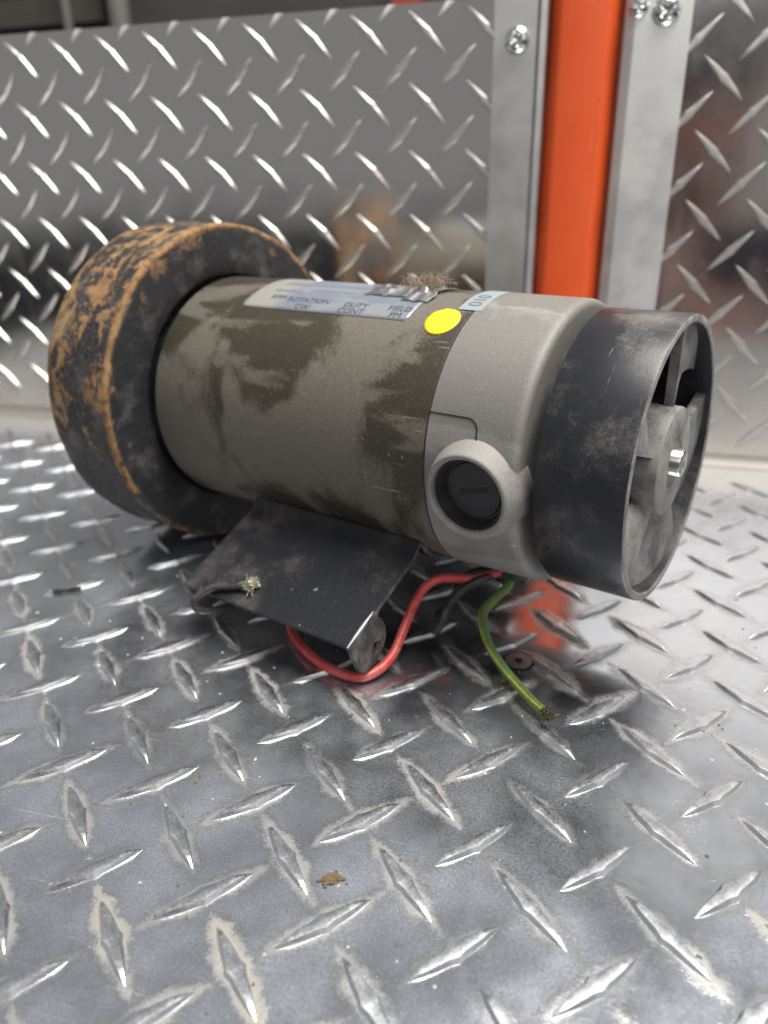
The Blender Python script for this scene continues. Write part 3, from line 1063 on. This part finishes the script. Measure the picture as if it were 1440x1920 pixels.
# its ears
def ear(t0, t1, name):
    e = Vector((-0.928, -0.3724))
    d = Vector((0.3724, -0.928))
    org = Vector((-2.594, -1.659))
    out = [(-0.02, 0.0), (0.0, 0.50)]
    out += [(-0.30 + 0.0 + 0.30 * math.cos(a) - 0.0, 0.40 + 0.20 * math.sin(a)) for a in []]
    P_ = [(0.0, 0.0), (0.0, 0.44), (-0.04, 0.52), (-0.12, 0.56), (-0.26, 0.585), (-0.42, 0.55), (-0.53, 0.45), (-0.575, 0.32), (-0.56, 0.18), (-0.50, 0.05), (-0.47, 0.0)]
    ring = [org + e * p + d * q for p, q in P_]
    hc = org + e * -0.335 + d * 0.425
    hole = [hc + Vector((math.cos(2 * PI * k / 20), math.sin(2 * PI * k / 20))) * 0.085 for k in range(20)]
    bm = bmesh.new()
    cu = []
    for pts_ in (ring, hole):
        vs_ = [bm.verts.new(L(t0, p.x, p.y)) for p in pts_]
        for i in range(len(vs_)):
            cu.append(bm.edges.new((vs_[i], vs_[(i + 1) % len(vs_)])))
    bmesh.ops.triangle_fill(bm, use_beauty=True, edges=cu)
    g = bmesh.ops.extrude_face_region(bm, geom=bm.faces[:])
    bmesh.ops.translate(bm, vec=(t1 - t0, 0, 0), verts=[x for x in g['geom'] if isinstance(x, bmesh.types.BMVert)])
    bm.verts.index_update()
    m2 = MB().add([tuple(x.co) for x in bm.verts], [[x.index for x in ff.verts] for ff in bm.faces])
    bm.free()
    return m2.build(name, M_edge, bk, angle=40)


ear(TR - 0.004, TR - 0.062, 'ear')
ear(TL + 0.062, TL + 0.004, 'ear')
# bare worn bend on the right edge
mb = MB()
mb.tube([L(TR - 0.022, u_, -1.659 + (u_ + 2.594) * 0.4012 - 0.008) for u_ in [-2.60 + 0.08 * k for k in range(7)]], lambda s: 0.026 * 0.5 * math.sin(PI * min(1, max(0, s))) + 0.012, 8)
mb.build('worn_bend', plain('bare_rubbed_steel', (0.26, 0.27, 0.28), 0.5, 0.5), bk)

# wires
def wire(pts, r, mat, name, label=None, flat=1.0):
    m2 = MB()
    m2.tube(spline([L(*p) for p in pts], 10), r, 14, 0, flat)
    o = m2.build(name, mat, motor, angle=60)
    if label:
        o['label'] = label
    return o


wire([(-1.62, -0.50, -1.50), (-1.80, -0.70, -1.555), (-1.951, -0.772, -1.598), (-2.246, -0.892, -1.613), (-2.368, -1.058, -1.671), (-2.402, -1.267, -1.811), (-2.355, -1.582, -1.992), (-2.302, -1.874, -2.132), (-2.335, -2.125, -2.215), (-2.468, -2.326, -2.245), (-2.785, -2.373, -2.245), (-3.208, -2.289, -2.24), (-3.674, -2.057, -2.235), (-4.0, -1.75, -2.22)], 0.055, M_red, 'red_wire', 'red insulated wire looping down to the floor')
gp = [(-1.58, -0.40, -1.50), (-1.572, -0.444, -1.563), (-1.549, -0.566, -1.664), (-1.601, -0.759, -1.743), (-1.648, -0.942, -1.822), (-1.592, -1.095, -1.923), (-1.41, -1.263, -2.066), (-1.176, -1.402, -2.165), (-0.93, -1.532, -2.225), (-0.665, -1.70, -2.235), (-0.52, -1.785, -2.225)]
gw = wire(gp, 0.052, M_green, 'green_wire', 'green and yellow earth wire with bare frayed end')
sp_ = spline([L(*p) for p in gp], 10)
mb = MB()
for off in (0, 1):
    pts = []
    for i, p in enumerate(sp_):
        d = (sp_[min(i + 1, len(sp_) - 1)] - sp_[max(i - 1, 0)]).normalized()
        s1 = d.cross(Vector((0, 0, 1))).normalized()
        s2 = s1.cross(d)
        a = R(-10 + 200 * off) + i * 0.012
        pts.append(p + (s1 * math.cos(a) + s2 * math.sin(a)) * 0.042)
    mb.tube(pts, 0.0145, 6)
mb.build('stripe', M_yel_str, gw, angle=60)
def fray(parent, tip, d, n, ln, spread, r, mat):
    m2 = MB()
    d = Vector(d).normalized()
    for k in range(n):
        p = Vector(tip) + Vector((random.uniform(-1, 1), random.uniform(-1, 1), random.uniform(-1, 1))) * 0.035
        dd = (d + Vector((random.uniform(-1, 1), random.uniform(-1, 1), random.uniform(-1, 1))) * spread).normalized()
        pts = [p - d * 0.04]
        for i in range(5):
            p = p + dd * ln / 5
            dd = (dd + Vector((random.uniform(-1, 1), random.uniform(-1, 1), random.uniform(-0.7, 1))) * 0.45).normalized()
            q = Vector(p)
            q.z = max(q.z, 0.02)
            pts.append(q)
        m2.tube(pts, r, 5)
    return m2.build('bare_strands', mat, parent, angle=80)


fray(gw, L(-0.52, -1.785, -2.225), sp_[-1] - sp_[-4], 38, 0.16, 0.35, 0.0075, plain('dull_bare_copper', (0.20, 0.17, 0.11), 0.4, 0.8))
wire([(-1.66, -0.45, -1.50), (-1.739, -0.64, -1.541), (-1.862, -0.804, -1.599), (-1.997, -0.942, -1.717), (-2.085, -1.038, -1.886), (-2.109, -1.146, -2.035), (-2.178, -1.19, -2.19)], 0.056, M_blackw, 'black_wire', 'black wire hanging beside the red wire')
wire([(-1.72, -0.35, -1.50), (-1.86, -0.42, -1.60), (-2.05, -0.52, -1.66), (-2.16, -0.62, -1.80), (-2.22, -0.72, -2.0), (-2.35, -0.85, -2.2)], 0.05, M_blackw, 'black_wire')
# grommet
mb = MB()
mb.lathe([(0.0, 0.0), (0.0, 0.26), (0.02, 0.285), (0.08, 0.29), (0.10, 0.27), (0.11, 0.22), (0.20, 0.2), (0.20, 0.0)], 36, lambda t, a, b: L(-1.62 + a * 1.05, -0.36 + b * 0.8, -1.49 - t))
mb.build('grommet', M_blackw, motor, angle=40)
# loose black wire curled over the front edge of the bracket
lw = wire([(-4.30, -2.05, -1.95), (-4.42, -2.45, -1.93), (-4.50, -2.72, -1.84), (-4.53, -2.76, -1.71), (-4.47, -2.66, -1.615), (-4.36, -2.54, -1.565), (-4.20, -2.47, -1.545), (-4.02, -2.405, -1.515)], 0.046, M_wirel, 'loose_wire', 'dusty black wire curled over the bracket edge with pale frayed end')
fray(lw, L(-4.02, -2.405, -1.515), Vector((1.0, 0.3, 0.12)), 80, 0.17, 0.6, 0.006, M_copper)

# lint caught on top of the motor
mb = MB()
for k in range(280):
    t = -2.93 + random.gauss(0, 0.10)
    ph = R(93 + random.gauss(0, 3))
    p = Vector(CY(t, ph, RC + random.uniform(0.05, 0.12)))
    dd = Vector((random.uniform(-1, 1), random.uniform(-0.6, 0.6), random.uniform(-0.1, 0.9))).normalized()
    pts = [p]
    for i in range(6):
        p = p + dd * random.uniform(0.012, 0.036)
        dd = (dd + Vector((random.uniform(-1, 1), random.uniform(-1, 1), random.uniform(-1, 0.8))) * 1.0).normalized()
        pts.append(Vector(p))
    mb.tube(pts, 0.003, 4)
lint = mb.build('lint_tuft', M_lint, None, angle=80, label='small tuft of brown lint caught on top of the motor', category='lint')
lint.matrix_world = motor.matrix_world

# ------------------------------------------------------------------ bits lying on the floor
def W3(x, y):
    return Vector((x, y, 0)) * U


mb = MB()
for k in range(70):
    c = Vector((random.gauss(0, 0.045), random.gauss(0, 0.032), 0.006))
    s = random.uniform(0.005, 0.021)
    bmx = bmesh.new()
    bmesh.ops.create_icosphere(bmx, subdivisions=1, radius=s)
    vv = [c + Vector((q.co.x * random.uniform(0.5, 1.8), q.co.y * random.uniform(0.5, 1.5), q.co.z * random.uniform(0.3, 0.9) + s * 0.25)) for q in bmx.verts]
    bmx.verts.index_update()
    mb.add(vv, [[q.index for q in ff.verts] for ff in bmx.faces])
    bmx.free()
cr = mb.build('dirt_clump', plain('brown_dirt', (0.16, 0.11, 0.06), 0.9), None, smooth=False, label='small brown clump of dirt on the floor in the foreground', category='dirt')
cr.location = W3(-0.475, 4.271)
mb = MB()
random.seed(21)
for k in range(420):
    q = random.random()
    c = Vector((random.uniform(-5, 5), random.uniform(3.0, 11), 0.0))
    r = random.choice((0.006, 0.008, 0.010, 0.013)) * random.uniform(0.7, 1.5)
    a = random.uniform(0, 6.28)
    vs = [c + Vector((r * random.uniform(0.7, 1.8) * math.cos(a + t), r * random.uniform(0.7, 1.8) * math.sin(a + t), 0.001)) for t in (0, 1.6, 3.1, 4.7)] + [c + Vector((0, 0, r * 0.9))]
    mb.add(vs, [(0, 1, 4), (1, 2, 4), (2, 3, 4), (3, 0, 4)], 0 if q < 0.55 else 1)
gt = mb.build('grit', [plain('brown_grit', (0.13, 0.10, 0.065), 0.9), plain('pale_grit', (0.55, 0.53, 0.48), 0.8)], None, smooth=False, kind='stuff', label='fine brown and pale grit scattered over the plate floor')
mb = MB()
mb.tube([(-0.17, -0.03, 0.03), (-0.08, -0.012, 0.035), (0.0, 0.01, 0.033), (0.10, 0.035, 0.035), (0.18, 0.05, 0.03)], lambda s: 0.03 + 0.008 * math.sin(9 * s), 7, 0, 0.8)
tw = mb.build('black_scrap', plain('black_scrap_rubber', (0.012, 0.012, 0.012), 0.6), None, label='short black scrap lying across a tread at the left edge of the floor', category='scrap')
tw.location = W3(-4.36, 8.93)

# ------------------------------------------------------------------ the photographer, seen only as a reflection in the plates
def skin(name, nodes, edges, mat, parent=None, sub=2):
    keys = list(nodes)
    me = bpy.data.meshes.new(name)
    me.from_pydata([Vector(nodes[k][0]) * U for k in keys], [(keys.index(a), keys.index(b)) for a, b in edges], [])
    o = ob(name, me, parent)
    md = o.modifiers.new('skin', 'SKIN')
    for k, sv in zip(keys, me.skin_vertices[0].data):
        r = nodes[k][1] * U
        sv.radius = (r, r) if not isinstance(r, tuple) else r
    me.skin_vertices[0].data[0].use_root = True
    md.use_smooth_shade = True
    sd = o.modifiers.new('sub', 'SUBSURF')
    sd.levels = sd.render_levels = sub
    me.materials.append(mat)
    return o


M_skin = plain('skin', (0.50, 0.30, 0.27), 0.5)
M_navy = plain('navy_cloth', (0.018, 0.021, 0.034), 0.85)
M_cap = plain('charcoal_cap', (0.035, 0.036, 0.045), 0.8)
N_ = {
    'pelvis': ((0.6, -18.0, -13.5), 4.2), 'waist': ((0.6, -17.4, -8.5), 4.0), 'chest': ((0.5, -15.6, -2.4), 4.6), 'neckbase': ((0.4, -14.2, 1.6), 2.4),
    'neck': ((0.35, -13.6, 3.4), 1.75), 'jaw': ((0.3, -12.5, 5.4), 2.1), 'face': ((0.3, -12.5, 7.4), 2.65), 'crown': ((0.3, -13.2, 9.2), 2.6),
    'nose': ((0.3, -9.7, 6.9), 0.42),
}
E_ = [('pelvis', 'waist'), ('waist', 'chest'), ('chest', 'neckbase'), ('neckbase', 'neck'), ('neck', 'jaw'), ('jaw', 'face'), ('face', 'crown'), ('face', 'nose')]
for sx, n in ((-1, 'l'), (1, 'r')):
    N_['sh' + n] = ((0.4 + sx * 6.0, -14.6, 0.4), 2.0)
    N_['el' + n] = ((0.4 + sx * 7.2, -9.0, -5.6), 1.5)
    N_['wr' + n] = ((-0.4 + sx * 2.6, -4.9, -1.2), 0.9)
    N_['pa' + n] = ((-0.6 + sx * 1.9, -3.2, 0.8), 1.0)
    N_['kn' + n] = ((0.6 + sx * 4.2, -11.5, -24.0), 2.1)
    N_['an' + n] = ((0.6 + sx * 3.6, -24.5, -24.6), 1.3)
    N_['to' + n] = ((0.6 + sx * 3.6, -26.5, -25.0), 1.1)
    E_ += [('chest', 'sh' + n), ('sh' + n, 'el' + n), ('el' + n, 'wr' + n), ('wr' + n, 'pa' + n), ('pelvis', 'kn' + n), ('kn' + n, 'an' + n), ('an' + n, 'to' + n)]
    # four fingers curled round the edge of the phone, and a thumb leaving the side of the palm
    for q in range(4):
        ln = (1.0, 1.12, 1.05, 0.85)[q]
        b0 = Vector((-0.6 + sx * (1.75 - 0.08 * q), -2.6 + 0.05 * q, 2.1 - 0.6 * q))
        N_['f%d0' % q + n] = (b0, 0.42)
        N_['f%d1' % q + n] = (b0 + Vector((-sx * 0.55, 1.0, 0.25)) * ln, 0.36)
        N_['f%d2' % q + n] = (b0 + Vector((-sx * 1.5, 1.25, 0.3)) * ln, 0.30)
        E_ += [('pa' + n, 'f%d0' % q + n), ('f%d0' % q + n, 'f%d1' % q + n), ('f%d1' % q + n, 'f%d2' % q + n)]
    N_['t0' + n] = ((-0.6 + sx * 1.5, -3.5, 1.4), 0.5)
    N_['t1' + n] = ((-0.6 + sx * 1.0, -3.2, 2.3), 0.42)
    N_['t2' + n] = ((-0.6 + sx * 0.6, -2.6, 3.0), 0.34)
    E_ += [('pa' + n, 't0' + n), ('t0' + n, 't1' + n), ('t1' + n, 't2' + n)]
person = skin('person', N_, E_, M_skin)
person['label'] = 'person in dark navy clothes and cap crouching before the plates, mirrored in the right panel'
person['category'] = 'person'
def garment(name, keys, grow, mat):
    nd = {k: (N_[k][0], N_[k][1] * grow) for k in keys}
    return skin(name, nd, [e for e in E_ if e[0] in nd and e[1] in nd], mat, person)


garment('jacket', ['waist', 'pelvis', 'chest', 'neckbase', 'shl', 'shr', 'ell', 'elr', 'wrl', 'wrr'], 1.16, M_navy)
garment('trousers', ['pelvis', 'knl', 'knr', 'anl', 'anr'], 1.14, M_navy)
mb = MB()
mb.lathe([(8.1, 2.95), (8.8, 2.95), (9.8, 2.7), (10.8, 1.95), (11.4, 0.9), (11.55, 0.0)], 32, lambda t, a, b: (0.3 + a * 0.93, -12.95 + b * 1.08, t))
rim_ = []
for k in range(17):
    a = PI * k / 16
    rim_.append((0.3 + 2.7 * math.cos(a), -12.95 + 3.0 * math.sin(a), 8.25))
    rim_.append((0.3 + 2.3 * math.cos(a), -12.95 + 3.0 + 2.1 * math.sin(a) - 1.4, 8.0 - 0.3 * math.sin(a)))
mb.add(rim_, [(2 * k, 2 * k + 1, 2 * k + 3, 2 * k + 2) for k in range(16)])
mb.build('cap', M_cap, person, angle=60)
mb = MB()
for sx in (-1, 1):
    mb.lathe([(-0.34 * math.cos(PI * k / 8), 0.34 * math.sin(PI * k / 8)) for k in range(9)], 12, lambda t, a, b, sx=sx: (0.3 + sx * 0.95 + a, -9.98 + t * 0.6, 7.55 + b * 0.7))
mb.build('eyes', plain('dark_eyes', (0.03, 0.025, 0.02), 0.2), person)
mb = MB()
mb.tube([(0.3 - 0.85, -10.25, 5.35), (0.3, -10.0, 5.25), (0.3 + 0.85, -10.25, 5.35)], 0.2, 8, 0, 0.6)
mb.build('mouth', plain('lips', (0.40, 0.15, 0.12), 0.5), person)
mb = MB()
for sx in (-1, 1):
    mb.lathe([(-0.3, 0.0), (-0.2, 0.6), (0.15, 0.75), (0.3, 0.5), (0.25, 0.0)], 16, lambda t, a, b, sx=sx: (0.3 + sx * (2.6 + t * 0.6), -13.0 + a * 0.7, 7.2 + b))
mb.build('ears', M_skin, person, angle=60)
# the phone in the hands, its lens at the camera
mb = MB()
rc = 0.35
prof_ = []
for cx0, cy0, a0 in ((0.55 - rc, 0.6 - rc, 0), (-2.1 + rc, 0.6 - rc, 90), (-2.1 + rc, -4.7 + rc, 180), (0.55 - rc, -4.7 + rc, 270)):
    prof_ += arc((cx0, cy0), rc, R(a0), R(a0 + 90), 6)
n = len(prof_)
mb.add([(x, y, 0.32) for x, y in prof_] + [(x, y, 0.60) for x, y in prof_], [list(range(n)), list(range(n, 2 * n))] + [(i, (i + 1) % n, n + (i + 1) % n, n + i) for i in range(n)])
ph_ = mb.build('phone', plain('dark_phone', (0.02, 0.02, 0.022), 0.3), None, angle=30, label='dark phone held by the person crouching before the plates', category='phone')
mb = MB()
mb.lathe([(0.33, 0.30), (0.27, 0.30), (0.26, 0.27), (0.28, 0.22), (0.28, 0.0)], 24, lambda t, a, b: (a, b, t))
mb.build('lens_ring', M_steel, ph_)
ph_.matrix_world = camo.matrix_world
